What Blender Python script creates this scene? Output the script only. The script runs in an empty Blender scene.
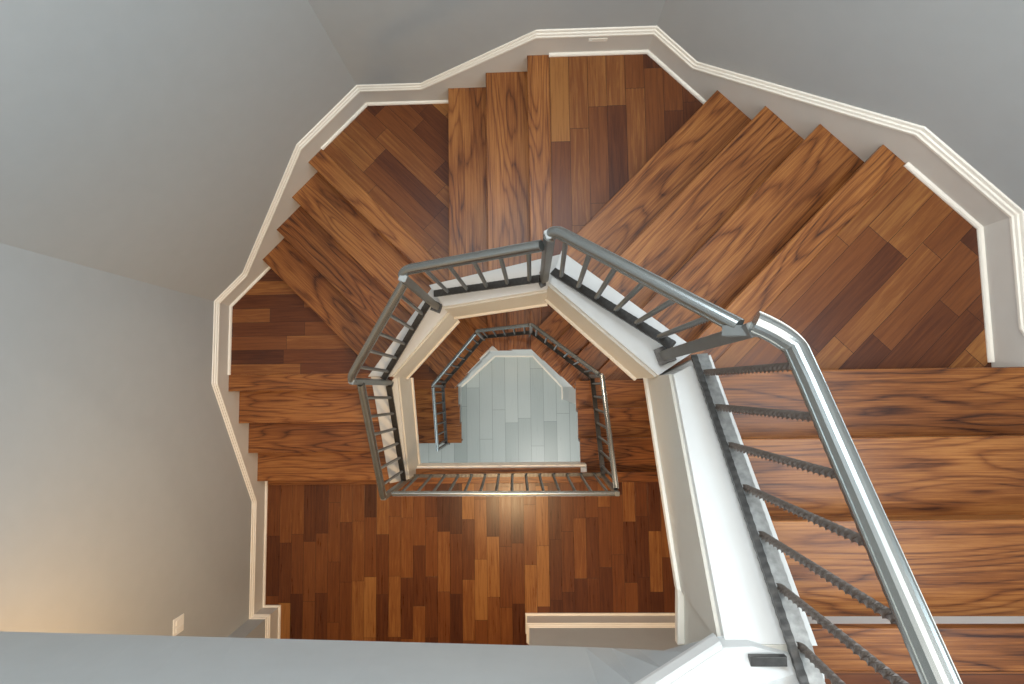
import bpy, bmesh, math, random
from mathutils import Vector, Matrix

S2 = math.sqrt(2.0)
R = 0.18                 # riser
G = 0.278                # going
K = R / G
A = 2.33                 # half width of the stair hall at the shoe line
TAN = math.tan(math.radians(22.5))
C = bpy.context.scene.collection
random.seed(7)

# ------------------------------------------------------------------ materials
def srgb(r, g, b):
    f = lambda c: (c / 255 / 12.92) if c / 255 <= 0.04045 else ((c / 255 + 0.055) / 1.055) ** 2.4
    return (f(r), f(g), f(b), 1)

def new_mat(name):
    m = bpy.data.materials.new(name); m.use_nodes = True
    nt = m.node_tree; nt.nodes.clear()
    out = nt.nodes.new('ShaderNodeOutputMaterial')
    bs = nt.nodes.new('ShaderNodeBsdfPrincipled')
    nt.links.new(bs.outputs[0], out.inputs[0])
    return m, nt, bs

def N(nt, t, **kw):
    n = nt.nodes.new(t)
    for k, v in kw.items(): setattr(n, k, v)
    return n

def math_node(nt, op, a, b=None, c=None):
    n = N(nt, 'ShaderNodeMath', operation=op)
    for i, v in enumerate((a, b, c)):
        if v is None: continue
        if isinstance(v, (int, float)): n.inputs[i].default_value = v
        else: nt.links.new(v, n.inputs[i])
    return n.outputs[0]

def paint(name, col, rough=0.55, bump=0.06, mott=0.04, scale=9):
    m, nt, bs = new_mat(name)
    tc = N(nt, 'ShaderNodeTexCoord')
    no = N(nt, 'ShaderNodeTexNoise'); no.inputs['Scale'].default_value = scale; no.inputs['Detail'].default_value = 4
    nt.links.new(tc.outputs['Object'], no.inputs['Vector'])
    mx = N(nt, 'ShaderNodeMix', data_type='RGBA')
    mx.inputs[6].default_value = tuple(max(0, c * (1 - mott)) for c in col[:3]) + (1,)
    mx.inputs[7].default_value = tuple(min(1, c * (1 + mott)) for c in col[:3]) + (1,)
    nt.links.new(no.outputs['Fac'], mx.inputs[0]); nt.links.new(mx.outputs[2], bs.inputs['Base Color'])
    bs.inputs['Roughness'].default_value = rough
    n2 = N(nt, 'ShaderNodeTexNoise'); n2.inputs['Scale'].default_value = 160
    nt.links.new(tc.outputs['Object'], n2.inputs['Vector'])
    bp = N(nt, 'ShaderNodeBump'); bp.inputs['Strength'].default_value = bump; bp.inputs['Distance'].default_value = 0.002
    nt.links.new(n2.outputs['Fac'], bp.inputs['Height']); nt.links.new(bp.outputs[0], bs.inputs['Normal'])
    return m

def grain_coords(nt, ang):
    """coordinates with X along the board, Y across it"""
    tc = N(nt, 'ShaderNodeTexCoord')
    mp = N(nt, 'ShaderNodeMapping', vector_type='POINT')
    mp.inputs['Rotation'].default_value = (0, 0, -ang)
    nt.links.new(tc.outputs['Object'], mp.inputs['Vector'])
    return mp.outputs[0]

def oak(name, ang, c_dark, c_mid, c_light, rough=0.33, ring=13.0):
    m, nt, bs = new_mat(name)
    v = grain_coords(nt, ang)
    oi = N(nt, 'ShaderNodeObjectInfo')
    off = N(nt, 'ShaderNodeCombineXYZ')
    nt.links.new(math_node(nt, 'MULTIPLY', oi.outputs['Random'], 37.0), off.inputs[0])
    nt.links.new(math_node(nt, 'MULTIPLY', oi.outputs['Random'], 91.0), off.inputs[1])
    nt.links.new(math_node(nt, 'MULTIPLY', oi.outputs['Random'], 13.0), off.inputs[2])
    ad = N(nt, 'ShaderNodeVectorMath', operation='ADD')
    nt.links.new(v, ad.inputs[0]); nt.links.new(off.outputs[0], ad.inputs[1])
    def stretched(sx, sy, sc, det, rgh=0.5):
        mp = N(nt, 'ShaderNodeMapping'); mp.inputs['Scale'].default_value = (sx, sy, sy)
        nt.links.new(ad.outputs[0], mp.inputs['Vector'])
        no = N(nt, 'ShaderNodeTexNoise'); no.inputs['Scale'].default_value = sc; no.inputs['Detail'].default_value = det
        no.inputs['Roughness'].default_value = rgh
        nt.links.new(mp.outputs[0], no.inputs['Vector']); return no.outputs['Fac']
    field = stretched(0.75, 5.5, 1.0, 1.4)
    wob = stretched(5.0, 40.0, 1.0, 2)
    band = math_node(nt, 'ADD', math_node(nt, 'MULTIPLY', field, ring), math_node(nt, 'MULTIPLY', wob, 0.55))
    band = math_node(nt, 'FRACT', band)
    tri = math_node(nt, 'MULTIPLY', math_node(nt, 'ABSOLUTE', math_node(nt, 'SUBTRACT', band, 0.5)), 2.0)          # 0..1
    line = math_node(nt, 'POWER', tri, 3.0)                                     # thin growth rings
    fine = stretched(2.6, 120, 1.0, 5, 0.75)
    cloud = stretched(1.1, 5.0, 1.3, 2)
    a = math_node(nt, 'ADD', math_node(nt, 'MULTIPLY', line, -0.26), -0.15)
    a = math_node(nt, 'ADD', a, math_node(nt, 'MULTIPLY', fine, 1.05))
    a = math_node(nt, 'ADD', a, math_node(nt, 'MULTIPLY', cloud, 0.50))
    a = math_node(nt, 'ADD', a, math_node(nt, 'MULTIPLY', oi.outputs['Random'], 0.16))
    cr = N(nt, 'ShaderNodeValToRGB')
    e = cr.color_ramp.elements
    e[0].position = 0.30; e[0].color = c_dark
    e[1].position = 0.98; e[1].color = c_light
    x = cr.color_ramp.elements.new(0.60); x.color = c_mid
    nt.links.new(a, cr.inputs[0]); nt.links.new(cr.outputs[0], bs.inputs['Base Color'])
    rg = math_node(nt, 'ADD', math_node(nt, 'MULTIPLY', fine, 0.25), rough - 0.12)
    nt.links.new(rg, bs.inputs['Roughness']); bs.inputs['Specular IOR Level'].default_value = 0.38
    bp = N(nt, 'ShaderNodeBump'); bp.inputs['Strength'].default_value = 0.25; bp.inputs['Distance'].default_value = 0.002
    nt.links.new(a, bp.inputs['Height']); nt.links.new(bp.outputs[0], bs.inputs['Normal'])
    return m

def planks(name, ang, cols, w=0.118, length=0.62, rough=0.34, fine_amt=0.8, gap=0.010, gapmul=0.7, rnd_rows=True):
    """strip flooring: boards along X of the rotated frame"""
    m, nt, bs = new_mat(name)
    v = grain_coords(nt, ang)
    sp = N(nt, 'ShaderNodeSeparateXYZ'); nt.links.new(v, sp.inputs[0])
    ry = math_node(nt, 'DIVIDE', sp.outputs[1], w)
    row = math_node(nt, 'FLOOR', ry); fy = math_node(nt, 'FRACT', ry)
    wn = N(nt, 'ShaderNodeTexWhiteNoise', noise_dimensions='1D'); nt.links.new(row, wn.inputs['W'])
    rx = math_node(nt, 'ADD', math_node(nt, 'DIVIDE', sp.outputs[0], length), math_node(nt, 'MULTIPLY', wn.outputs['Value'], 7.3))
    col = math_node(nt, 'FLOOR', rx); fx = math_node(nt, 'FRACT', rx)
    cv = N(nt, 'ShaderNodeCombineXYZ'); nt.links.new(row, cv.inputs[0]); nt.links.new(col, cv.inputs[1])
    w2 = N(nt, 'ShaderNodeTexWhiteNoise', noise_dimensions='3D'); nt.links.new(cv.outputs[0], w2.inputs['Vector'])
    # grain
    mp = N(nt, 'ShaderNodeMapping'); mp.inputs['Scale'].default_value = (3.2, 62, 1)
    nt.links.new(v, mp.inputs['Vector'])
    sh = N(nt, 'ShaderNodeVectorMath', operation='ADD'); nt.links.new(mp.outputs[0], sh.inputs[0])
    sc = N(nt, 'ShaderNodeVectorMath', operation='SCALE'); nt.links.new(w2.outputs['Color'], sc.inputs[0]); sc.inputs['Scale'].default_value = 30
    nt.links.new(sc.outputs[0], sh.inputs[1])
    no = N(nt, 'ShaderNodeTexNoise'); no.inputs['Scale'].default_value = 1; no.inputs['Detail'].default_value = 6; no.inputs['Roughness'].default_value = 0.68
    no.inputs['Distortion'].default_value = 0.6
    nt.links.new(sh.outputs[0], no.inputs['Vector'])
    t = math_node(nt, 'ADD', math_node(nt, 'MULTIPLY_ADD', w2.outputs['Value'], 0.68, -0.10),
                  math_node(nt, 'MULTIPLY', no.outputs['Fac'], fine_amt))
    cr = N(nt, 'ShaderNodeValToRGB'); e = cr.color_ramp.elements
    e[0].position = 0.10; e[0].color = cols[0]; e[1].position = 0.98; e[1].color = cols[-1]
    for i, c in enumerate(cols[1:-1]):
        x = e.new(0.10 + 0.88 * (i + 1) / (len(cols) - 1)); x.color = c
    nt.links.new(t, cr.inputs[0])
    gy = math_node(nt, 'MINIMUM', fy, math_node(nt, 'SUBTRACT', 1.0, fy))
    gx = math_node(nt, 'MINIMUM', fx, math_node(nt, 'SUBTRACT', 1.0, fx))
    g1 = math_node(nt, 'GREATER_THAN', gy, gap); g2 = math_node(nt, 'GREATER_THAN', gx, gap * w / length)
    gg = math_node(nt, 'MULTIPLY', g1, g2)
    mx = N(nt, 'ShaderNodeMix', data_type='RGBA'); nt.links.new(gg, mx.inputs[0])
    mx.inputs[6].default_value = tuple(c * gapmul for c in cols[0][:3]) + (1,) if gapmul < 1 else tuple(c * 0.6 for c in cols[0][:3]) + (1,)
    nt.links.new(cr.outputs[0], mx.inputs[7]); nt.links.new(mx.outputs[2], bs.inputs['Base Color'])
    rg = math_node(nt, 'ADD', math_node(nt, 'MULTIPLY', no.outputs['Fac'], 0.2), rough - 0.1)
    nt.links.new(rg, bs.inputs['Roughness']); bs.inputs['Specular IOR Level'].default_value = 0.38
    bp = N(nt, 'ShaderNodeBump'); bp.inputs['Strength'].default_value = 0.3; bp.inputs['Distance'].default_value = 0.0015
    nt.links.new(math_node(nt, 'ADD', gg, math_node(nt, 'MULTIPLY', no.outputs['Fac'], 0.3)), bp.inputs['Height'])
    nt.links.new(bp.outputs[0], bs.inputs['Normal'])
    return m

def metal(name, col, rough, metallic=0.9, mott=0.25, scale=30):
    m, nt, bs = new_mat(name)
    tc = N(nt, 'ShaderNodeTexCoord')
    no = N(nt, 'ShaderNodeTexNoise'); no.inputs['Scale'].default_value = scale; no.inputs['Detail'].default_value = 3
    nt.links.new(tc.outputs['Object'], no.inputs['Vector'])
    mx = N(nt, 'ShaderNodeMix', data_type='RGBA')
    mx.inputs[6].default_value = tuple(c * (1 - mott) for c in col[:3]) + (1,)
    mx.inputs[7].default_value = tuple(c * (1 + mott) for c in col[:3]) + (1,)
    nt.links.new(no.outputs['Fac'], mx.inputs[0]); nt.links.new(mx.outputs[2], bs.inputs['Base Color'])
    bs.inputs['Roughness'].default_value = rough; bs.inputs['Metallic'].default_value = metallic
    bp = N(nt, 'ShaderNodeBump'); bp.inputs['Strength'].default_value = 0.15; bp.inputs['Distance'].default_value = 0.002
    nt.links.new(no.outputs['Fac'], bp.inputs['Height']); nt.links.new(bp.outputs[0], bs.inputs['Normal'])
    return m

M_WALL = paint('wall_paint', (0.42, 0.433, 0.43, 1), 0.6)
M_BOARD = paint('skirting_paint', (0.64, 0.60, 0.54, 1), 0.5)
M_TRIM = paint('cream_trim_paint', (0.86, 0.80, 0.70, 1), 0.4, 0.02)
M_WHITE = paint('white_curb_paint', (0.63, 0.625, 0.605, 1), 0.35, 0.03)
M_STRING = paint('stringer_paint', (0.62, 0.59, 0.52, 1), 0.45, 0.03)
M_CEIL = paint('ceiling_paint', (0.8, 0.8, 0.78, 1), 0.7)
M_PLASTIC = paint('white_plastic', (0.85, 0.84, 0.8, 1), 0.3, 0.0)
OD, OM, OL = (0.035, 0.009, 0.004, 1), (0.195, 0.062, 0.015, 1), (0.42, 0.172, 0.048, 1)
angs = {'F0': 0.0, 'F12': math.radians(45), 'F23': math.radians(90), 'F34': math.radians(135), 'F4': 0.0}
OAK = {k: oak('oak_tread_' + k, a, OD, OM, OL) for k, a in angs.items()}
PC = [(0.035, 0.010, 0.005, 1), (0.070, 0.019, 0.007, 1), (0.125, 0.036, 0.010, 1), (0.18, 0.058, 0.015, 1), (0.30, 0.125, 0.034, 1)]
PLANK = {k: planks('strip_floor_' + k, a, PC) for k, a in angs.items()}
PLANK['F5'] = planks('strip_floor_F5', math.radians(90), PC, w=0.116, length=0.55, rough=0.3)
M_TILE = planks('grey_floor', math.radians(90), [(0.33, 0.37, 0.36, 1), (0.40, 0.44, 0.43, 1), (0.45, 0.49, 0.475, 1), (0.50, 0.53, 0.50, 1)],
                w=0.20, length=1.2, rough=0.3, fine_amt=0.3, gap=0.012, gapmul=1.0)
M_RAIL = metal('brushed_rail_steel', (0.36, 0.37, 0.355, 1), 0.27, 0.9, 0.03, 3)
M_DARK = metal('dark_forged_iron', (0.10, 0.095, 0.09, 1), 0.38, 0.85, 0.4, 60)
M_POST = metal('grey_post_steel', (0.25, 0.26, 0.255, 1), 0.42, 0.7, 0.12, 14)
M_PLATE = metal('worn_rail_plate', (0.34, 0.34, 0.33, 1), 0.35, 0.75, 0.5, 45)
M_ROPE = metal('brown_twisted_iron', (0.17, 0.14, 0.12, 1), 0.40, 0.7, 0.35, 60)

# ------------------------------------------------------------------ helpers
def obj(name, bm, mat, parent=None, smooth=False):
    me = bpy.data.meshes.new(name)
    bmesh.ops.recalc_face_normals(bm, faces=bm.faces)
    if smooth:
        for f in bm.faces: f.smooth = True
    bm.to_mesh(me); bm.free()
    o = bpy.data.objects.new(name, me); C.objects.link(o)
    me.materials.append(mat)
    if parent: o.parent = parent
    return o

def tag(o, label=None, cat=None, group=None, kind=None):
    if label: o['label'] = label
    if cat: o['category'] = cat
    if group: o['group'] = group
    if kind: o['kind'] = kind
    return o

def empty(name, label, cat, group=None):
    o = bpy.data.objects.new(name, None); C.objects.link(o)
    return tag(o, label, cat, group)

def prism(bm, poly, z0, z1, bevel=0.0):
    """poly: plan points; z0/z1 numbers or functions of (x, y)"""
    g = lambda z, p: z(p[0], p[1]) if callable(z) else z
    lo = [bm.verts.new((p[0], p[1], g(z0, p))) for p in poly]
    hi = [bm.verts.new((p[0], p[1], g(z1, p))) for p in poly]
    n = len(poly)
    fs = [bm.faces.new(lo[::-1]), bm.faces.new(hi)]
    for i in range(n):
        j = (i + 1) % n
        fs.append(bm.faces.new((lo[i], lo[j], hi[j], hi[i])))
    bmesh.ops.recalc_face_normals(bm, faces=fs)
    if bevel:
        es = set()
        for v in hi:
            for e in v.link_edges:
                if e.verts[0] in hi and e.verts[1] in hi: es.add(e)
        bmesh.ops.bevel(bm, geom=list(es), offset=bevel, segments=3, affect='EDGES', profile=0.6)
    return bm

def box(bm, x0, x1, y0, y1, z0, z1, bevel=0.0):
    return prism(bm, [(x0, y0), (x1, y0), (x1, y1), (x0, y1)], z0, z1, bevel)

def clip(poly, a, b, c):
    """keep a*x + b*y >= c"""
    out = []
    for i in range(len(poly)):
        p, q = poly[i], poly[(i + 1) % len(poly)]
        dp, dq = a * p[0] + b * p[1] - c, a * q[0] + b * q[1] - c
        if dp >= 0: out.append(p)
        if (dp > 0 and dq < 0) or (dp < 0 and dq > 0):
            t = dp / (dp - dq); out.append((p[0] + (q[0] - p[0]) * t, p[1] + (q[1] - p[1]) * t))
    return out

def octagon(h, ylow):
    t = TAN * h
    return [(h, ylow), (h, t), (t, h), (-t, h), (-h, t), (-h, ylow)]

def clean(poly):
    out = []
    for p in poly:
        if not out or math.hypot(p[0] - out[-1][0], p[1] - out[-1][1]) > 1e-4: out.append(p)
    if len(out) > 1 and math.hypot(out[0][0] - out[-1][0], out[0][1] - out[-1][1]) < 1e-4: out.pop()
    return out

def sweep(bm, path, section, closed_caps=True, up=Vector((0, 0, 1)), twist=0.0, wav=None):
    """path: list of Vector; section: list of (side, up) pairs; twist in rad per metre"""
    rings = []; L = 0
    n = len(path)
    for i, p in enumerate(path):
        if i > 0: L += (path[i] - path[i - 1]).length
        d0 = (path[i] - path[i - 1]).normalized() if i > 0 else None
        d1 = (path[i + 1] - path[i]).normalized() if i < n - 1 else None
        d = ((d0 or d1) + (d1 or d0)).normalized()
        side = d.cross(up)
        if side.length < 1e-4: side = Vector((1, 0, 0))
        side.normalize(); u = side.cross(d).normalized()
        k = 1.0
        if d0 is not None and d1 is not None:
            k = 1.0 / max(0.35, math.sqrt(max(0.0, (1 + d0.dot(d1)) / 2)))
        a = twist * L
        s = 1.0 if wav is None else 1.0 + wav[0] * math.sin(L * wav[1])
        ring = []
        for (x, y) in section:
            xx, yy = (x * math.cos(a) - y * math.sin(a)) * s, (x * math.sin(a) + y * math.cos(a)) * s
            ring.append(bm.verts.new(p + side * xx * k + u * yy))
        rings.append(ring)
    m = len(section)
    for i in range(n - 1):
        for j in range(m):
            k2 = (j + 1) % m
            bm.faces.new((rings[i][j], rings[i][k2], rings[i + 1][k2], rings[i + 1][j]))
    if closed_caps:
        bm.faces.new(rings[0][::-1]); bm.faces.new(rings[-1])
    return bm

def seg_path(a, b, n):
    a, b = Vector(a), Vector(b)
    return [a.lerp(b, i / n) for i in range(n + 1)]

def wall_sweep(bm, pts, profile, pre=None, post=None):
    """pts: (x, y, z) on the board face, ordered so the room is on the left; profile: (out, up); out>0 to the room"""
    rings = []; n = len(pts)
    for i, p in enumerate(pts):
        def nrm(a, b):
            dx, dy = b[0] - a[0], b[1] - a[1]; l = math.hypot(dx, dy); return (-dy / l, dx / l)
        n0 = nrm(pts[i - 1], p) if i > 0 else (nrm(pre, p) if pre else None)
        n1 = nrm(p, pts[i + 1]) if i < n - 1 else (nrm(p, post) if post else None)
        a = n0 or n1; b = n1 or n0
        mx, my = a[0] + b[0], a[1] + b[1]; l = math.hypot(mx, my); mx /= l; my /= l
        k = 1 / (mx * a[0] + my * a[1])
        rings.append([bm.verts.new((p[0] + mx * k * o, p[1] + my * k * o, p[2] + u)) for o, u in profile])
    m = len(profile)
    for i in range(n - 1):
        for j in range(m):
            j2 = (j + 1) % m
            bm.faces.new((rings[i][j], rings[i][j2], rings[i + 1][j2], rings[i + 1][j]))
    bm.faces.new(rings[0][::-1]); bm.faces.new(rings[-1])

# ------------------------------------------------------------------ nosing lines of the five flights
nose = {
    'F0': lambda x, y: 16 * R + (0.307 - y) * K,
    'F12': lambda x, y: 15 * R + ((x - y) / S2 - 0.374) * K,
    'F23': lambda x, y: 11 * R + (x - 0.212) * K,
    'F34': lambda x, y: 8 * R + ((x + y) / S2 - 0.361) * K,
    'F4': lambda x, y: 4 * R + (y - 0.245) * K,
}
# front(k): half plane keeping the uphill side of front number k: (a, b, c)
H = 1 / S2
def half(fl, s):   # uphill side of the line at parameter s, for each flight
    return {'F0': (0, -1, -s), 'F12': (H, -H, s), 'F23': (1, 0, s), 'F34': (H, H, s), 'F4': (0, 1, s)}[fl]
def neg(h): return (-h[0], -h[1], -h[2])
# (flight, riser number of the tread, parameter of its front, parameter of the next front uphill)
F0f = {16: 0.305, 17: 0.026, 18: -0.257, 19: -0.572}
F12f = {12: -0.460, 13: -0.182, 14: 0.096, 15: 0.374}
F23f = {9: -0.344, 10: -0.066, 11: 0.212}
F34f = {5: -0.473, 6: -0.195, 7: 0.083, 8: 0.361}
F4f = {1: -0.588, 2: -0.310, 3: -0.033, 4: 0.245}
REG = {   # the ground each flight may cover (extra half planes)
    'F0': [], 'F12': [half('F23', 0.212)],
    'F23': [half('F34', 0.361)], 'F34': [half('F4', 0.245)], 'F4': []}

def inner_limit(fl, lower):
    if lower:    # well edge, the boards lap 2 cm over the string
        return {'F0': (1, 0, 0.675), 'F12': (H, H, 0.665 - 0.02), 'F23': (0, 1, 0.72), 'F34': (-H, H, 0.795), 'F4': (-1, 0, 0.865)}[fl]
    return {'F0': (1, 0, 0.86), 'F12': (H, H, 0.83), 'F23': (0, 1, 0.85), 'F34': (-H, H, 0.87), 'F4': (-1, 0, 0.96)}[fl]

WEDGE = {15: ('F12', 'F0', 0.335), 11: ('F23', 'F12', -0.43), 8: ('F34', 'F23', -0.314), 4: ('F4', 'F34', -0.443)}

def build_stairs(root, zoff, lower):
    fl_f = {'F0': F0f, 'F12': F12f, 'F23': F23f, 'F34': F34f, 'F4': F4f}
    OUT = A + 0.016
    for fl, fr in fl_f.items():
        ks = sorted(fr)
        for k in ks:
            il = inner_limit(fl, lower)
            z = k * R + zoff
            # riser under this front
            pr = octagon(OUT + 0.01, -0.9)
            f = half(fl, fr[k])
            pr = clip(pr, f[0], f[1], f[2] + 0.024); g = neg(f); pr = clip(pr, g[0], g[1], g[2] - 0.042)
            if not (lower and k == 19): pass
            for h in [il] + (REG[fl] if fl != 'F34' else REG[fl]): pr = clip(pr, *h)
            pr = clean(pr)
            if len(pr) >= 3 and not (lower and k == 19):
                bm = bmesh.new(); prism(bm, pr, z - R, z - 0.030)
                o = obj('riser', bm, M_WHITE if (k == 19 and not lower) else OAK[fl], root)
                if k == 19 and not lower: o['label'] = 'white painted riser'
            if k in (19,) or k in WEDGE: continue
            # tread
            pt = octagon(OUT, -0.9)
            pt = clip(pt, *f)
            nx = neg(half(fl, fr[k + 1] + (-0.040 if fl == 'F0' else 0.040))) if k + 1 in fr else None
            if nx is None:   # uphill neighbour is a landing front handled by its region
                if fl == 'F12' : nx = neg(half('F12', 0.414))
                if fl == 'F23': nx = neg(half('F23', 0.252))
            pt = clip(pt, *nx)
            for h in [il] + REG[fl]: pt = clip(pt, *h)
            pt = clean(pt)
            bm = bmesh.new(); prism(bm, pt, z - 0.032, z, 0.006)
            obj('tread', bm, OAK[fl], root)
    # landings with an oak nosing board along the downhill edge
    for k, (fl, up, lim) in WEDGE.items():
        f = half(fl, fl_f[fl][k]); z = k * R + zoff
        region = octagon(OUT, -0.9)
        region = clip(region, *f)
        if up == 'F0': region = clip(region, 0, 1, 0.0) if False else clip(region, *neg(half('F0', 0.307 - 0.045)))
        elif up == 'F12': region = clip(region, *neg(half('F12', -0.42)))
        elif up == 'F23': region = clip(region, *neg(half('F23', -0.304)))
        elif up == 'F34': region = clip(region, *neg(half('F34', -0.433)))
        for h in (inner_limit(fl, lower), inner_limit(up, lower)): region = clip(region, *h)
        w = 0.138
        inner = clean(clip(region, *half(fl, fl_f[fl][k] + w)))
        nos = clean(clip(region, *neg(half(fl, fl_f[fl][k] + w))))
        bm = bmesh.new(); prism(bm, inner, z - 0.032, z)
        ld = obj('landing', bm, PLANK[fl], root)
        bm = bmesh.new(); prism(bm, nos, z - 0.032, z + 0.001, 0.006)
        obj('nosing', bm, OAK[fl], ld)

# ------------------------------------------------------------------ stairs: upper and lower
upper = empty('winding_staircase', 'upper oak winding staircase with white curb, climbing to the top landing', 'staircase', None)
build_stairs(upper, 0.0, False)
lower = empty('winding_staircase', 'lower oak winding staircase seen down the well, descending to the grey floor', 'staircase', None)
lower.location = (0, 0, 0)
build_stairs(lower, -19 * R, True)

# white curb (upper flights): inner polygon W, outer polygon O
W = {'F0': ((0.80, 0.292), (0.79, -0.56)), 'F12': ((0.785, 0.292), (0.315, 0.812)), 'F23': ((0.32, 0.812), (-0.365, 0.785)),
     'F34': ((-0.365, 0.785), (-0.872, 0.345)), 'F4': ((-0.872, 0.345), (-0.915, -0.565))}
O = {'F0': ((0.975, 0.375), (1.07, -0.56)), 'F12': ((0.955, 0.405), (0.385, 1.005)), 'F23': ((0.385, 1.005), (-0.478, 0.945)),
     'F34': ((-0.478, 0.945), (-1.083, 0.347)), 'F4': ((-1.083, 0.347), (-1.08, -0.60))}
CT = 0.115
for fl in W:
    (a, b), (d, c) = W[fl], O[fl]
    top = lambda x, y, fl=fl: nose[fl](x, y) + CT
    bot = lambda x, y, fl=fl: nose[fl](x, y) - 0.36
    bm = bmesh.new(); prism(bm, [a, b, c, d], bot, top, 0.004)
    cu = obj('curb', bm, M_WHITE, upper)
    # painted string board on the well side
    n = Vector((a[0] - d[0], a[1] - d[1], 0)); v = Vector((b[0] - a[0], b[1] - a[1], 0)).normalized()
    n = n - v * n.dot(v); n.normalize()
    def offp(p, t): return (p[0] + n.x * t, p[1] + n.y * t)
    bm = bmesh.new(); prism(bm, [offp(a, 0.0), offp(b, 0.0), offp(b, 0.012), offp(a, 0.012)],
                            lambda x, y: nose[fl](x, y) - 0.36, lambda x, y: nose[fl](x, y) + CT - 0.035)
    obj('string_board', bm, M_STRING, cu)
    bm = bmesh.new(); prism(bm, [offp(a, -0.01), offp(b, -0.01), offp(b, 0.026), offp(a, 0.026)],
                            lambda x, y: nose[fl](x, y) - 0.40, lambda x, y: nose[fl](x, y) - 0.36, 0.006)
    obj('lower_lip', bm, M_TRIM, cu)

# lower flights: painted string under the open tread ends; it reaches the ground as a wall from flight F12 on
W2 = [(0.70, -0.56), (0.70, 0.242), (0.25, 0.734), (-0.35, 0.745), (-0.88, 0.278), (-0.90, -0.60)]
for i, fl in enumerate(['F0', 'F12', 'F23', 'F34', 'F4']):
    a, b = Vector((*W2[i], 0)), Vector((*W2[i + 1], 0))
    v = (b - a).normalized(); n = Vector((v.y, -v.x, 0))
    if n.dot(a + b) < 0: n = -n          # outwards from the well
    q = [tuple(a[:2]), tuple(b[:2]), tuple((b + n * 0.06)[:2]), tuple((a + n * 0.06)[:2])]
    zo = -19 * R
    # stepped top edge: one vertical board that follows the treads
    fr = {'F0': F0f, 'F12': F12f, 'F23': F23f, 'F34': F34f, 'F4': F4f}[fl]
    bm = bmesh.new()
    lo = (lambda x, y, fl=fl: nose[fl](x, y) + zo - 0.36) if fl == 'F0' else (-19 * R)
    qq = q if fl != 'F23' else clean(clip(list(q), *half('F34', 0.378)))
    prism(bm, qq, lo, lambda x, y, fl=fl: max(nose[fl](x, y) + zo - R - 0.035, -19 * R + 0.02))
    st = obj('string_board', bm, M_WHITE, lower)
    if fl == 'F23':
        bm = bmesh.new(); prism(bm, clean(clip(list(q), *neg(half('F34', 0.378)))), zo, 7 * R + zo - 0.036); obj('string_block', bm, M_WHITE, st)
        q = qq
    # blocks closing the triangles between string and tread
    il = {'F0': (1, 0, 0.70), 'F12': (H, H, 0.667), 'F23': (0, 1, 0.74), 'F34': (-H, H, 0.815), 'F4': (-1, 0, 0.89)}[fl]
    for k in sorted(fr):
        if k == 19: continue
        t1 = fr[k + 1] + (-0.02 if fl == 'F0' else 0.02) if (k + 1) in fr else fr[k] + 0.25
        p = clip(list(q), *half(fl, fr[k] + (-0.026 if fl == 'F0' else 0.026))); p = clean(clip(p, *neg(half(fl, t1))))
        if len(p) < 3: continue
        bm = bmesh.new(); prism(bm, p, k * R + zo - R - 0.2 if k > 2 else zo, k * R + zo - 0.032)
        obj('string_block', bm, M_WHITE, st)
    if fl in ('F12', 'F23', 'F34'):
        bm = bmesh.new()
        m = -n
        prism(bm, [tuple((a + m * 0.0)[:2]), tuple((b + m * 0.0)[:2]), tuple((b + m * 0.022)[:2]), tuple((a + m * 0.022)[:2])], zo, zo + 0.09, 0.004)
        obj('base_moulding', bm, M_TRIM, st)
# short return of the enclosing wall under the first lower flight
bm = bmesh.new(); box(bm, 0.70, 0.76, 0.05, 0.25, -19 * R, -0.75 - 0.2)
wr = obj('string_board', bm, M_WHITE, lower)
bm = bmesh.new(); box(bm, 0.678, 0.70, 0.05, 0.24, -19 * R, -19 * R + 0.09, 0.004)
obj('base_moulding', bm, M_TRIM, wr)

# ------------------------------------------------------------------ floors
def structure(name, bm, mat, label=None, parent=None):
    o = obj(name, bm, mat, parent)
    if parent is None: o['kind'] = 'structure'
    if label: o['label'] = label
    return o

bm = bmesh.new(); box(bm, -2.5, 2.5, -4.2, 2.5, -19 * R - 0.1, -19 * R)
structure('floor', bm, M_TILE, 'pale grey plank floor at the bottom of the stair well')
bm = bmesh.new(); prism(bm, [(-2.37, -4.2), (2.37, -4.2), (2.37, -0.655), (-2.37, -0.655)], -0.03, 0.0)
mid = structure('floor_landing', bm, PLANK['F5'], 'reddish brown strip wood landing floor at mid height beside the grey doorway walls')
bm = bmesh.new(); box(bm, 0.66, 2.37, -0.655, -0.562, -0.032, 0.001, 0.005)
structure('nosing', bm, OAK['F0'], None, mid)
bm = bmesh.new(); box(bm, -2.37, 0.66, -0.655, -0.515, -0.032, 0.001, 0.005)
structure('nosing', bm, OAK['F0'], None, mid)
bm = bmesh.new(); box(bm, 0.70, 2.37, -0.605, -0.588, -0.20, -0.033)
structure('riser', bm, OAK['F0'], None, mid)
bm = bmesh.new(); box(bm, -0.92, 0.72, -0.515, -0.495, -0.27, -0.045)
structure('edge_board', bm, M_TRIM, None, mid)
bm = bmesh.new(); prism(bm, [(-2.37, -4.2), (2.37, -4.2), (2.37, -0.61), (0.72, -0.61), (0.72, -0.52), (-2.37, -0.52)], -0.28, -0.033)
structure('slab', bm, M_CEIL, None, mid)
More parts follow.
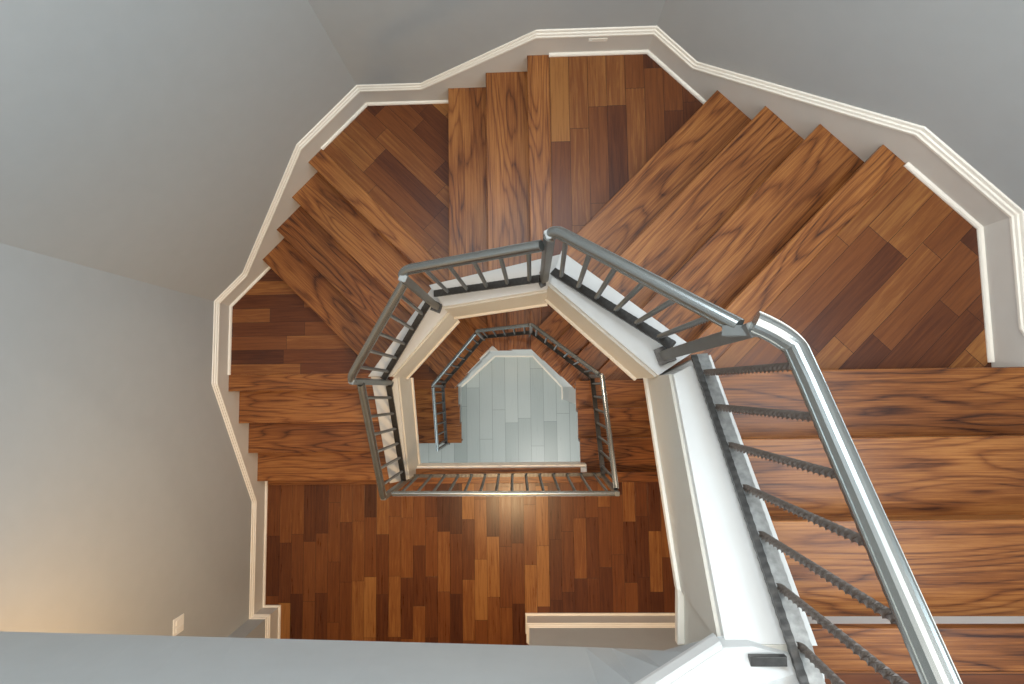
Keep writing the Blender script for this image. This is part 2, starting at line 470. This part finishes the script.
# top landing
bm = bmesh.new(); prism(bm, [(-2.37, -4.2), (2.37, -4.2), (2.37, -0.70), (1.0, -0.70), (1.0, -0.80), (-2.37, -0.80)], 19 * R - 0.03, 19 * R)
top = structure('floor_upper_landing', bm, planks('strip_floor_top', 0.0, PC, w=0.118, length=0.9), 'strip wood floor of the top landing beside the last riser')
bm = bmesh.new(); box(bm, 0.9, A + 0.016, -0.70, -0.562, 19 * R - 0.032, 19 * R + 0.001, 0.005)
structure('nosing', bm, OAK['F0'], None, top)
bm = bmesh.new(); box(bm, -2.37, 2.37, -4.2, -0.80, 3.11, 19 * R - 0.031)
structure('slab', bm, M_CEIL, None, top)

# ------------------------------------------------------------------ walls
WF = A + 0.035; TH = 0.12; ZT = 6.1; ZB = -19 * R - 0.1
def wall_poly(name, p, q, z0, z1, mat=M_WALL, th=TH):
    """p, q: plan points of the room face, room on the left of p->q"""
    d = Vector((q[0] - p[0], q[1] - p[1])).normalized(); n = Vector((d.y, -d.x))
    e = d * 0.0
    bm = bmesh.new()
    prism(bm, [p, q, (q[0] + n.x * th + d.x * 0.05, q[1] + n.y * th + d.y * 0.05), (p[0] + n.x * th - d.x * 0.05, p[1] + n.y * th - d.y * 0.05)], z0, z1)
    return structure(name, bm, mat)
t = TAN * WF
wall_poly('wall_east', (WF, -4.2), (WF, t), ZB, ZT)
wall_poly('wall_north_east', (WF, t), (t, WF), ZB, ZT)
wall_poly('wall_north', (t, WF), (-t, WF), ZB, ZT)
wall_poly('wall_north_west', (-t, WF), (-WF, t), ZB, ZT)
wall_poly('wall_west', (-WF, t), (-WF, -4.2), ZB, ZT)
wall_poly('wall_south', (-WF, -4.2), (WF, -4.2), ZB, ZT)
bm = bmesh.new(); box(bm, -2.6, 2.6, -4.4, 2.6, ZT, ZT + 0.1)
structure('ceiling', bm, M_CEIL)
# pier at the doorway and stub wall on the middle landing
bm = bmesh.new(); box(bm, -WF, -2.215, -2.45, -1.80, 0.0, 3.11)
structure('wall_doorway_west', bm, M_WALL)
bm = bmesh.new(); box(bm, 0.155, WF, -2.02, -1.875, 0.0, 3.11)
structure('wall_doorway_east', bm, M_WALL)

bm = bmesh.new(); prism(bm, [(0.79, -0.555), (1.04, -0.555), (1.04, -0.765), (0.782, -0.765)], 3.085, 3.56)
so = structure('wall_curb_end', bm, M_STRING)
bm = bmesh.new(); prism(bm, [(0.765, -0.555), (0.80, -0.555), (0.80, -0.765), (0.757, -0.765)], 3.045, 3.085, 0.006)
structure('lower_lip', bm, M_TRIM, None, so)
# fascia wall under the top landing guard and its white cap
bm = bmesh.new()
def strip(a, b, n): return [tuple(a[k] + (b[k] - a[k]) * i / n for k in range(3)) for i in range(n)]
lo_pts = strip((-WF, -0.697, 3.10), (0.395, -0.765, 3.10), 14) + strip((0.395, -0.765, 3.10), (0.80, -0.782, 3.10), 4) + [(0.80, -0.782, 3.10), (0.86, -0.782, 3.10), (0.86, -0.88, 3.10), (0.395, -0.88, 3.10), (-WF, -0.88, 3.10)]
hi_pts = strip((-WF, -0.688, 3.725), (0.395, -0.650, 3.725), 14) + strip((0.395, -0.650, 3.725), (0.770, -0.540, 3.535), 4) + [(0.770, -0.540, 3.535), (0.86, -0.540, 3.535), (0.86, -0.88, 3.535), (0.395, -0.88, 3.725), (-WF, -0.88, 3.725)]
lo_ = [bm.verts.new(p) for p in lo_pts]; hi_ = [bm.verts.new(p) for p in hi_pts]
for i in range(len(lo_)):
    j = (i + 1) % len(lo_)
    bm.faces.new((lo_[i], lo_[j], hi_[j], hi_[i]))
bm.faces.new(lo_[::-1]); bm.faces.new(hi_)
structure('wall_landing', bm, M_WALL)
bm = bmesh.new()
zt = lambda x, y: 3.795 if x < 0.45 else (3.595 if x < 1.0 else 3.59)
prism(bm, [(-WF, -0.695), (0.395, -0.655), (0.765, -0.545), (0.86, -0.545), (1.07, -0.60), (1.07, -0.72), (0.90, -0.92), (0.395, -0.92), (-WF, -0.92)], lambda x, y: zt(x, y) - 0.07, zt, 0.006)
cap = structure('trim_landing', bm, M_WHITE)
bm = bmesh.new()
pth = [(-WF, -0.695, 3.74), (0.395, -0.655, 3.74), (0.765, -0.545, 3.55)]
wall_sweep(bm, pth, [(0.0, -0.03), (0.012, -0.025), (0.018, 0.0), (0.018, 0.045), (0.012, 0.055), (0, 0.055)])
structure('edge_moulding', bm, M_WHITE, None, cap)

# ------------------------------------------------------------------ skirting with cap moulding, following the flights
AP = A + 0.015; u = TAN * AP
CAP = [(AP, -3.9, 3.60), (AP, -0.66, 3.60), (AP, 0.47, 2.865), (AP, u, 2.865), (1.956, 2 * 1.658 - 1.956, 2.865), (1.195, 2.121, 2.15), (u, AP, 2.15),
       (0.267, AP, 2.15), (-0.531, AP, 1.61), (-u, AP, 1.61), (-1.383, 1.933, 1.61), (-2.123, 1.193, 0.885), (-AP, u, 0.885),
       (-AP, 0.307, 0.885), (-AP, -0.767, 0.18), (-AP, -1.78, 0.18), (-2.195, -1.78, 0.18), (-2.195, -2.45, 0.18)]
# put the diagonal points exactly on the wall line x + y = const
cd = AP + u
CAP[4] = (1.956, cd - 1.956, 2.865); CAP[5] = (1.195, cd - 1.195, 2.15)
CAP[10] = (-1.383, cd - 1.383, 1.61); CAP[11] = (-2.123, cd - 2.123, 0.885)
segs = {'baseboard_east': CAP[0:4], 'baseboard_north_east': CAP[3:7], 'baseboard_north': CAP[6:10], 'baseboard_north_west': CAP[9:13],
        'baseboard_west': CAP[12:16], 'baseboard_doorway_west': CAP[15:18]}
CPROF = [(-0.02, 0.0), (0.0, 0.0), (0.006, 0.004), (0.006, 0.016), (0.0, 0.021), (-0.003, 0.032), (-0.010, 0.036), (-0.013, 0.050), (-0.02, 0.054)]
def board(name, pts, low, pre=None, post=None):
    bm = bmesh.new()
    rings = []
    # vertical board face from below the treads up to the cap
    def nr(a, b):
        dx, dy = b[0] - a[0], b[1] - a[1]; l = math.hypot(dx, dy); return (-dy / l, dx / l)
    wall_rows = []
    for i, p in enumerate(pts):
        n0 = nr(pts[i - 1], p) if i > 0 else (nr(pre, p) if pre else None)
        n1 = nr(p, pts[i + 1]) if i < len(pts) - 1 else (nr(p, post) if post else None)
        a = n0 or n1; b = n1 or n0
        mx, my = a[0] + b[0], a[1] + b[1]; l = math.hypot(mx, my); mx /= l; my /= l
        k = 1 / (mx * a[0] + my * a[1])
        z = p[2]; zl = z - low
        if name.endswith('doorway_west') or name.endswith('doorway_east'): zl = 0.0
        wall_rows.append([bm.verts.new((p[0] + mx * k * o, p[1] + my * k * o, zz)) for o, zz in ((-0.02, zl), (0, zl), (0, z), (-0.02, z))])
    for i in range(len(pts) - 1):
        for j in range(4):
            bm.faces.new((wall_rows[i][j], wall_rows[i][(j + 1) % 4], wall_rows[i + 1][(j + 1) % 4], wall_rows[i + 1][j]))
    bm.faces.new(wall_rows[0][::-1]); bm.faces.new(wall_rows[-1])
    o = structure(name, bm, M_BOARD)
    bm = bmesh.new(); wall_sweep(bm, pts, CPROF, pre, post)
    structure('cap_moulding', bm, M_TRIM, None, o)
    return o
BO = {}
for k, v in segs.items():
    i0, i1 = CAP.index(v[0]), CAP.index(v[-1])
    BO[k] = board(k, v, 0.42, CAP[i0 - 1] if i0 > 0 else None, CAP[i1 + 1] if i1 < len(CAP) - 1 else None)
BO['baseboard_doorway_east'] = board('baseboard_doorway_east', [(0.135, -2.02, 0.18), (0.135, -1.855, 0.18), (AP, -1.855, 0.18)][::1], 0.18)
SPROF = [(0.0, 0.0), (0.017, 0.0), (0.017, 0.008), (0.012, 0.016), (0.0, 0.020)]
def shoe(parent, pts):
    bm = bmesh.new(); wall_sweep(bm, pts, SPROF); structure('shoe_moulding', bm, M_TRIM, None, BO[parent])
shoe('baseboard_east', [(AP, 0.332, 15 * R), (AP, u, 15 * R)])
shoe('baseboard_north_east', [(AP, u, 15 * R), ((cd + 0.374 * S2 + 0.14 * S2) / 2, (cd - 0.374 * S2 - 0.14 * S2) / 2, 15 * R)])
shoe('baseboard_north_east', [((cd - 0.435 * S2) / 2, (cd + 0.435 * S2) / 2, 11 * R), (u, AP, 11 * R)])
shoe('baseboard_north', [(u, AP, 11 * R), (0.212 + 0.138, AP, 11 * R)])
shoe('baseboard_north', [(-0.318, AP, 8 * R), (-u, AP, 8 * R)])
shoe('baseboard_north_west', [(-u, AP, 8 * R), (-(cd - 0.499 * S2) / 2, (cd + 0.499 * S2) / 2, 8 * R)])
shoe('baseboard_north_west', [(-(cd + 0.447 * S2) / 2, (cd - 0.447 * S2) / 2, 4 * R), (-AP, u, 4 * R)])
shoe('baseboard_west', [(-AP, u, 4 * R), (-AP, 0.245 + 0.138, 4 * R)])
shoe('baseboard_west', [(-AP, -0.565, 0), (-AP, -1.78, 0)])
shoe('baseboard_doorway_west', [(-AP, -1.78, 0), (-2.195, -1.78, 0), (-2.195, -2.45, 0)])
shoe('baseboard_doorway_east', [(0.135, -2.02, 0), (0.135, -1.855, 0), (AP, -1.855, 0)])
shoe('baseboard_east', [(AP, -3.9, 19 * R), (AP, -0.70, 19 * R)])

# ------------------------------------------------------------------ railings
SQ = lambda a: [(-a, -a), (a, -a), (a, a), (-a, a)]
def star(a, b): # eight-sided section for twisted bars
    return [((a if i % 2 == 0 else b) * math.cos(i * math.pi / 4 + math.pi / 4), (a if i % 2 == 0 else b) * math.sin(i * math.pi / 4 + math.pi / 4)) for i in range(8)]
def rail_section(w, h):
    pts = [(w, 0.30 * h), (w * 0.93, 0.42 * h), (w * 0.84, 0.40 * h), (w * 0.78, 0.50 * h), (w * 0.62, 0.78 * h), (w * 0.40, 0.93 * h), (w * 0.14, 1.0 * h)]
    pts = pts + [(-x, y) for x, y in pts[::-1]]
    pts += [(-w, 0.1 * h), (-w * 0.62, -h * 0.1), (-w * 0.62, -h * 0.42), (w * 0.62, -h * 0.42), (w * 0.62, -h * 0.1), (w, 0.1 * h)]
    return pts

def handrail(parent, a, b, w=0.027, h=0.034, hook0=None, hook1=None):
    """hook: point the end curls to"""
    a, b = Vector(a), Vector(b)
    pts = seg_path(a, b, 8)
    d = (b - a).normalized()
    if hook0 is not None:
        c = Vector(hook0); q = []
        for i in range(1, 13):
            s = i / 13; q.append((c * (1 - s) ** 2) + (a - d * 0.01) * 2 * s * (1 - s) + (a + d * 0.05) * s * s)
        pts = [c] + q + pts[1:]
    if hook1 is not None:
        c = Vector(hook1); q = []
        for i in range(1, 13):
            s = 1 - i / 13; q.append((c * (1 - s) ** 2) + (b + d * 0.01) * 2 * s * (1 - s) + (b - d * 0.05) * s * s)
        pts = pts[:-1] + q + [c]
    bm = bmesh.new(); sweep(bm, pts, rail_section(w, h))
    o = obj('handrail', bm, M_RAIL, parent)
    return o

def iron_bar(name, parent, a, b, hw, hh, mat=None, wav=0.035):
    L = (Vector(b) - Vector(a)).length
    bm = bmesh.new()
    n = max(4, int(L / 0.008))
    sweep(bm, seg_path(a, b, n), [(-hw, -hh), (hw, -hh), (hw, hh), (-hw, hh)], wav=(wav, 2 * math.pi / 0.034))
    return obj(name, bm, mat or M_DARK, parent)

def baluster_proto(length, r=0.0085):
    bm = bmesh.new()
    n = int(length / 0.006)
    sweep(bm, seg_path((0, 0, 0), (0, 0, length), n), star(r * 1.25, r * 0.72), twist=2 * math.pi / 0.115)
    return bm

def flight_rail(parent, b0, b1, t0, t1, count, end_pad=(0.5, 0.5), bal_r=0.0095, bal_mat=None, hooks=(None, None), bar_hw=0.022, hr=(0.027, 0.034), sub=True, mat_hr=None, low_mat=None):
    """b: ends of the bottom rail; t: ends of the handrail (centre line)"""
    handrail(parent, t0, t1, hr[0], hr[1], *hooks)
    if sub:
        s0, s1 = Vector(t0) - Vector((0, 0, 0.034)), Vector(t1) - Vector((0, 0, 0.034))
        iron_bar('top_bar', parent, s0, s1, 0.014, 0.008)
    br_ = iron_bar('bottom_rail', parent, b0, b1, bar_hw, 0.008, low_mat or (M_PLATE if bar_hw > 0.03 else M_DARK), 0.02)
    if bar_hw > 0.03:      # wavy forged edge strip along the well side
        dd = (Vector(b1) - Vector(b0)); sd = Vector((-dd.y, dd.x, 0)).normalized() * (bar_hw - 0.008)
        up_ = Vector((0, 0, 0.012))
        iron_bar('edge_strip', br_, Vector(b0) + sd + up_, Vector(b1) + sd + up_, 0.012, 0.008, M_DARK, 0.06)
    first = None
    for i in range(count):
        s = (i + end_pad[0]) / (count - 1 + end_pad[0] + end_pad[1])
        p = Vector(b0).lerp(Vector(b1), s); q = Vector(t0).lerp(Vector(t1), s) - Vector((0, 0, 0.03))
        d = q - p
        if first is None:
            first = obj('baluster', baluster_proto(d.length, bal_r), bal_mat or M_POST, parent); o = first; base = d.length
        else:
            o = first.copy(); C.objects.link(o); o.parent = parent
        o.location = p
        o.rotation_mode = 'QUATERNION'; o.rotation_quaternion = Vector((0, 0, 1)).rotation_difference(d.normalized())
        o.scale = (1, 1, d.length / base)

def post(parent, x, y, z0, z1, a=0.019, top=None, plate=0.036, lean=None, rot=0.0):
    """square steel newel with a welded base bracket"""
    p0 = Vector((x, y, z0)); p1 = Vector((lean[0], lean[1], z1)) if lean else Vector((x, y, z1))
    bm = bmesh.new()
    sec = [(c[0] * math.cos(rot) - c[1] * math.sin(rot), c[0] * math.sin(rot) + c[1] * math.cos(rot)) for c in SQ(a)]
    rings = []
    for p in (p0, p1):
        rings.append([bm.verts.new(p + Vector((c[0], c[1], 0))) for c in sec])
    for j in range(4): bm.faces.new((rings[0][j], rings[0][(j + 1) % 4], rings[1][(j + 1) % 4], rings[1][j]))
    bm.faces.new(rings[0][::-1]); bm.faces.new(rings[1])
    bmesh.ops.bevel(bm, geom=list(bm.edges), offset=0.003, segments=2, affect='EDGES')
    po = obj('post', bm, M_POST, parent)
    bm = bmesh.new()
    sec = [(c[0] * math.cos(rot) - c[1] * math.sin(rot), c[0] * math.sin(rot) + c[1] * math.cos(rot)) for c in SQ(plate)]
    prism(bm, [(x + c[0], y + c[1]) for c in sec], z0 - 0.004, z0 + 0.012, 0.003)
    # bolt heads
    for sx in (-1, 1):
        for sy in (-1, 1):
            cx, cy = plate * 0.74 * sx, plate * 0.74 * sy
            X = x + cx * math.cos(rot) - cy * math.sin(rot); Y = y + cx * math.sin(rot) + cy * math.cos(rot)
            prism(bm, [(X + 0.006 * math.cos(i * math.pi / 3), Y + 0.006 * math.sin(i * math.pi / 3)) for i in range(6)], z0 + 0.012, z0 + 0.018)
    obj('base_bracket', bm, M_DARK, po)
    return po

up = empty('stair_railing', 'grey steel railing with twisted dark iron balusters on the white curb of the upper stairs', 'railing')
# F0 (nearest), runs down towards the first corner post
flight_rail(up, (1.01, -0.72, 3.72), (0.915, 0.372, 2.985), (0.995, -0.72, 4.48), (0.945, 0.37, 3.76), 8, end_pad=(0.30, 0.55), bal_r=0.0115, bal_mat=M_ROPE,
            bar_hw=0.034, hr=(0.035, 0.040), hooks=(None, (0.845, 0.425, 3.75)))
flight_rail(up, (0.835, 0.422, 2.87), (0.335, 0.880, 2.33), (0.838, 0.418, 3.66), (0.310, 0.880, 3.13), 6, hooks=(None, (0.285, 0.862, 3.10)), end_pad=(0.6, 0.5))
flight_rail(up, (0.262, 0.868, 2.19), (-0.420, 0.866, 1.76), (0.262, 0.858, 2.98), (-0.432, 0.855, 2.55), 5, hooks=(None, (-0.452, 0.835, 2.52)), end_pad=(0.45, 0.75))
flight_rail(up, (-0.497, 0.825, 1.58), (-0.938, 0.325, 1.06), (-0.477, 0.835, 2.36), (-0.935, 0.33, 1.85), 5, hooks=(None, (-0.94, 0.305, 1.81)), end_pad=(0.6, 0.6))
flight_rail(up, (-0.932, 0.268, 0.915), (-0.938, -0.565, 0.355), (-0.930, 0.285, 1.66), (-0.945, -0.575, 1.02), 6, end_pad=(0.7, 0.7), low_mat=M_DARK)
post(up, 0.815, 0.385, 2.80, 3.735, 0.022, plate=0.040, rot=math.radians(20), lean=(0.858, 0.408))
post(up, 0.288, 0.868, 2.14, 3.14, 0.020, rot=math.radians(22))
post(up, -0.447, 0.815, 1.50, 2.56, 0.020, rot=math.radians(-22))
post(up, -0.935, 0.300, 0.86, 1.85, 0.019, rot=math.radians(-22), plate=0.03)
post(up, -0.945, -0.585, 0.04, 1.03, 0.019, plate=0.03)
# link between the two handrails at the first corner
bm = bmesh.new(); sweep(bm, seg_path((0.885, 0.40, 3.735), (0.80, 0.41, 3.64), 3), SQ(0.016)); obj('handrail_link', bm, M_POST, up)
# bracket of the post that stands on the landing cap
br = post(up, 0.905, -0.665, 3.60, 3.70, 0.020, plate=0.045)
bm = bmesh.new(); box(bm, 0.838, 0.945, -0.588, -0.560, 3.606, 3.626, 0.002); obj('angle_plate', bm, M_DARK, up)

guard = empty('stair_railing', 'straight steel guard railing along the open edge of the middle landing', 'railing')
flight_rail(guard, (-0.925, -0.565, 0.10), (0.835, -0.565, 0.10), (-0.90, -0.572, 0.92), (0.855, -0.585, 0.92), 14, hr=(0.020, 0.026), bar_hw=0.016, sub=False)
post(guard, 0.858, -0.585, 0.0, 0.95, 0.017, plate=0.028)

low = empty('stair_railing', 'lower railing of steel handrails and dark balusters descending inside the well', 'railing')
zz = 0.80
def low_fl(p, q, za, zb, n, **k):
    flight_rail(low, (p[0], p[1], za - zz), (q[0], q[1], zb - zz), (p[0], p[1], za), (q[0], q[1], zb), n, **k)
low_fl((0.862, -0.565), (0.845, 0.335), 0.86, 0.30, 7, hr=(0.022, 0.028))
low_fl((0.835, 0.352), (0.228, 0.895), 0.20, -0.45, 6, hr=(0.020, 0.026))
low_fl((0.205, 0.900), (-0.398, 0.898), -0.50, -1.00, 5, hr=(0.020, 0.026))
low_fl((-0.425, 0.880), (-1.040, 0.290), -1.10, -1.72, 6, hr=(0.020, 0.026))
low_fl((-1.045, 0.268), (-1.090, -0.600), -1.78, -2.38, 6, hr=(0.020, 0.026))
for (x, y, z0, z1) in ((0.845, 0.345, -0.54, 0.28), (0.216, 0.898, -1.62 + 0.0, -0.46), (-0.410, 0.892, -1.98, -1.04), (-1.045, 0.278, -2.70, -1.74), (-1.09, -0.60, -3.42, -2.38)):
    post(low, x, y, z0, z1, 0.016, plate=0.026)

# ------------------------------------------------------------------ small wall fittings
sw = empty('light_switch', 'small white double switch plate on the grey wall above the doorway corner', 'light switch')
def yz_box(bm, x0, x1, y0, y1, z0, z1, bv=0.0):
    box(bm, x0, x1, y0, y1, z0, z1)
    if bv: bmesh.ops.bevel(bm, geom=[e for e in bm.edges], offset=bv, segments=2, affect='EDGES')
bm = bmesh.new(); yz_box(bm, -WF, -WF + 0.008, -1.487, -1.367, 1.215, 1.335, 0.002); obj('cover_plate', bm, M_PLASTIC, sw)
for y in (-1.452, -1.402):
    bm = bmesh.new(); yz_box(bm, -WF + 0.008, -WF + 0.014, y - 0.016, y + 0.016, 1.24, 1.31, 0.001); obj('rocker', bm, M_PLASTIC, sw)
tp = empty('wall_plate', 'slim white plate on the skirting under the cap moulding above the upper corner landing', 'wall plate')
bm = bmesh.new(); yz_box(bm, 0.585, 0.70, AP - 0.006, AP, 2.105, 2.135, 0.002); o = obj('cover_plate', bm, M_TRIM, tp)
for x in (0.60, 0.685):
    bm = bmesh.new(); bmesh.ops.create_cone(bm, cap_ends=True, segments=10, radius1=0.003, radius2=0.003, depth=0.003, matrix=Matrix.Translation((x, AP - 0.0075, 2.12)) @ Matrix.Rotation(math.pi / 2, 4, 'X'))
    obj('screw', bm, M_PLASTIC, tp)

# ------------------------------------------------------------------ lights
def area(name, loc, rot, sx, sy, power, col):
    l = bpy.data.lights.new(name, 'AREA'); l.shape = 'RECTANGLE'; l.size = sx; l.size_y = sy; l.energy = power; l.color = col
    o = bpy.data.objects.new(name, l); C.objects.link(o); o.location = loc; o.rotation_euler = [math.radians(a) for a in rot]
    return o
area('ceiling_lamp', (0.3, 0.4, 6.05), (0, 0, 0), 3.4, 3.0, 82, (1.0, 0.95, 0.88))
area('daylight_window_upper', (0.0, -4.1, 4.9), (90, 0, 0), 3.6, 1.8, 35, (0.72, 0.86, 1.0))
area('daylight_window_north', (0.0, 2.33, 5.3), (-90, 0, 0), 1.6, 1.2, 55, (0.72, 0.87, 1.0))
area('daylight_window_side', (2.33, -0.3, 5.3), (0, 90, 0), 1.3, 1.8, 48, (0.70, 0.88, 1.0))
area('landing_lamp', (-0.1, -1.30, 3.08), (0, 0, 0), 0.25, 0.25, 45, (1.0, 0.66, 0.34))
area('hall_lamp', (-1.55, -1.35, 2.75), (0, 90, 0), 0.4, 0.5, 9, (1.0, 0.62, 0.30))
area('daylight_window_lower', (0.0, -4.1, -1.7), (90, 0, 0), 3.6, 2.2, 60, (0.75, 0.9, 1.0))
area('ground_fill', (0.4, -1.4, -0.30), (0, 0, 0), 1.0, 1.0, 40, (1.0, 0.95, 0.86))  # added fill below the middle slab, brightens the ground floor; no real fixture
def fill_point(name, loc, power, col, r=0.12):
    l = bpy.data.lights.new(name, 'POINT'); l.energy = power; l.color = col; l.shadow_soft_size = r
    o = bpy.data.objects.new(name, l); C.objects.link(o); o.location = loc
fill_point('under_stair_fill', (1.35, 0.75, 1.75), 26, (1.0, 0.86, 0.70))  # three added fill lights, hidden by the treads, lift the dim lower flights
fill_point('under_stair_fill', (0.1, 1.55, 0.95), 20, (1.0, 0.86, 0.70))
fill_point('under_stair_fill', (-1.45, 0.7, 0.05), 10, (1.0, 0.86, 0.70))
w = bpy.data.worlds.new('world'); bpy.context.scene.world = w; w.use_nodes = True
w.node_tree.nodes['Background'].inputs[0].default_value = (0.5, 0.55, 0.6, 1)
w.node_tree.nodes['Background'].inputs[1].default_value = 0.3

# ------------------------------------------------------------------ camera
cam = bpy.data.cameras.new('camera'); co = bpy.data.objects.new('camera', cam); C.objects.link(co)
Rm = Matrix(((0.9993774778751886, 0.016155349180488377, 0.031363376869900386),
             (-0.013574737151250535, 0.9966364378687805, -0.0808179263746776),
             (-0.03256352602377954, 0.0803418658302435, 0.9962353142545258)))
co.matrix_world = Matrix.Translation((0.19854843, 0.24607669, 5.37982297)) @ Rm.to_4x4()
cam.sensor_fit = 'HORIZONTAL'; cam.sensor_width = 36.0; cam.lens = 36.0 * 560.4227 / 1024
cam.clip_start = 0.02; cam.clip_end = 60
sc = bpy.context.scene
sc.camera = co
sc.view_settings.view_transform = 'Standard'; sc.view_settings.look = 'None'
sc.view_settings.gamma = 1; sc.view_settings.use_curve_mapping = False
sc.view_settings.exposure = 0.18
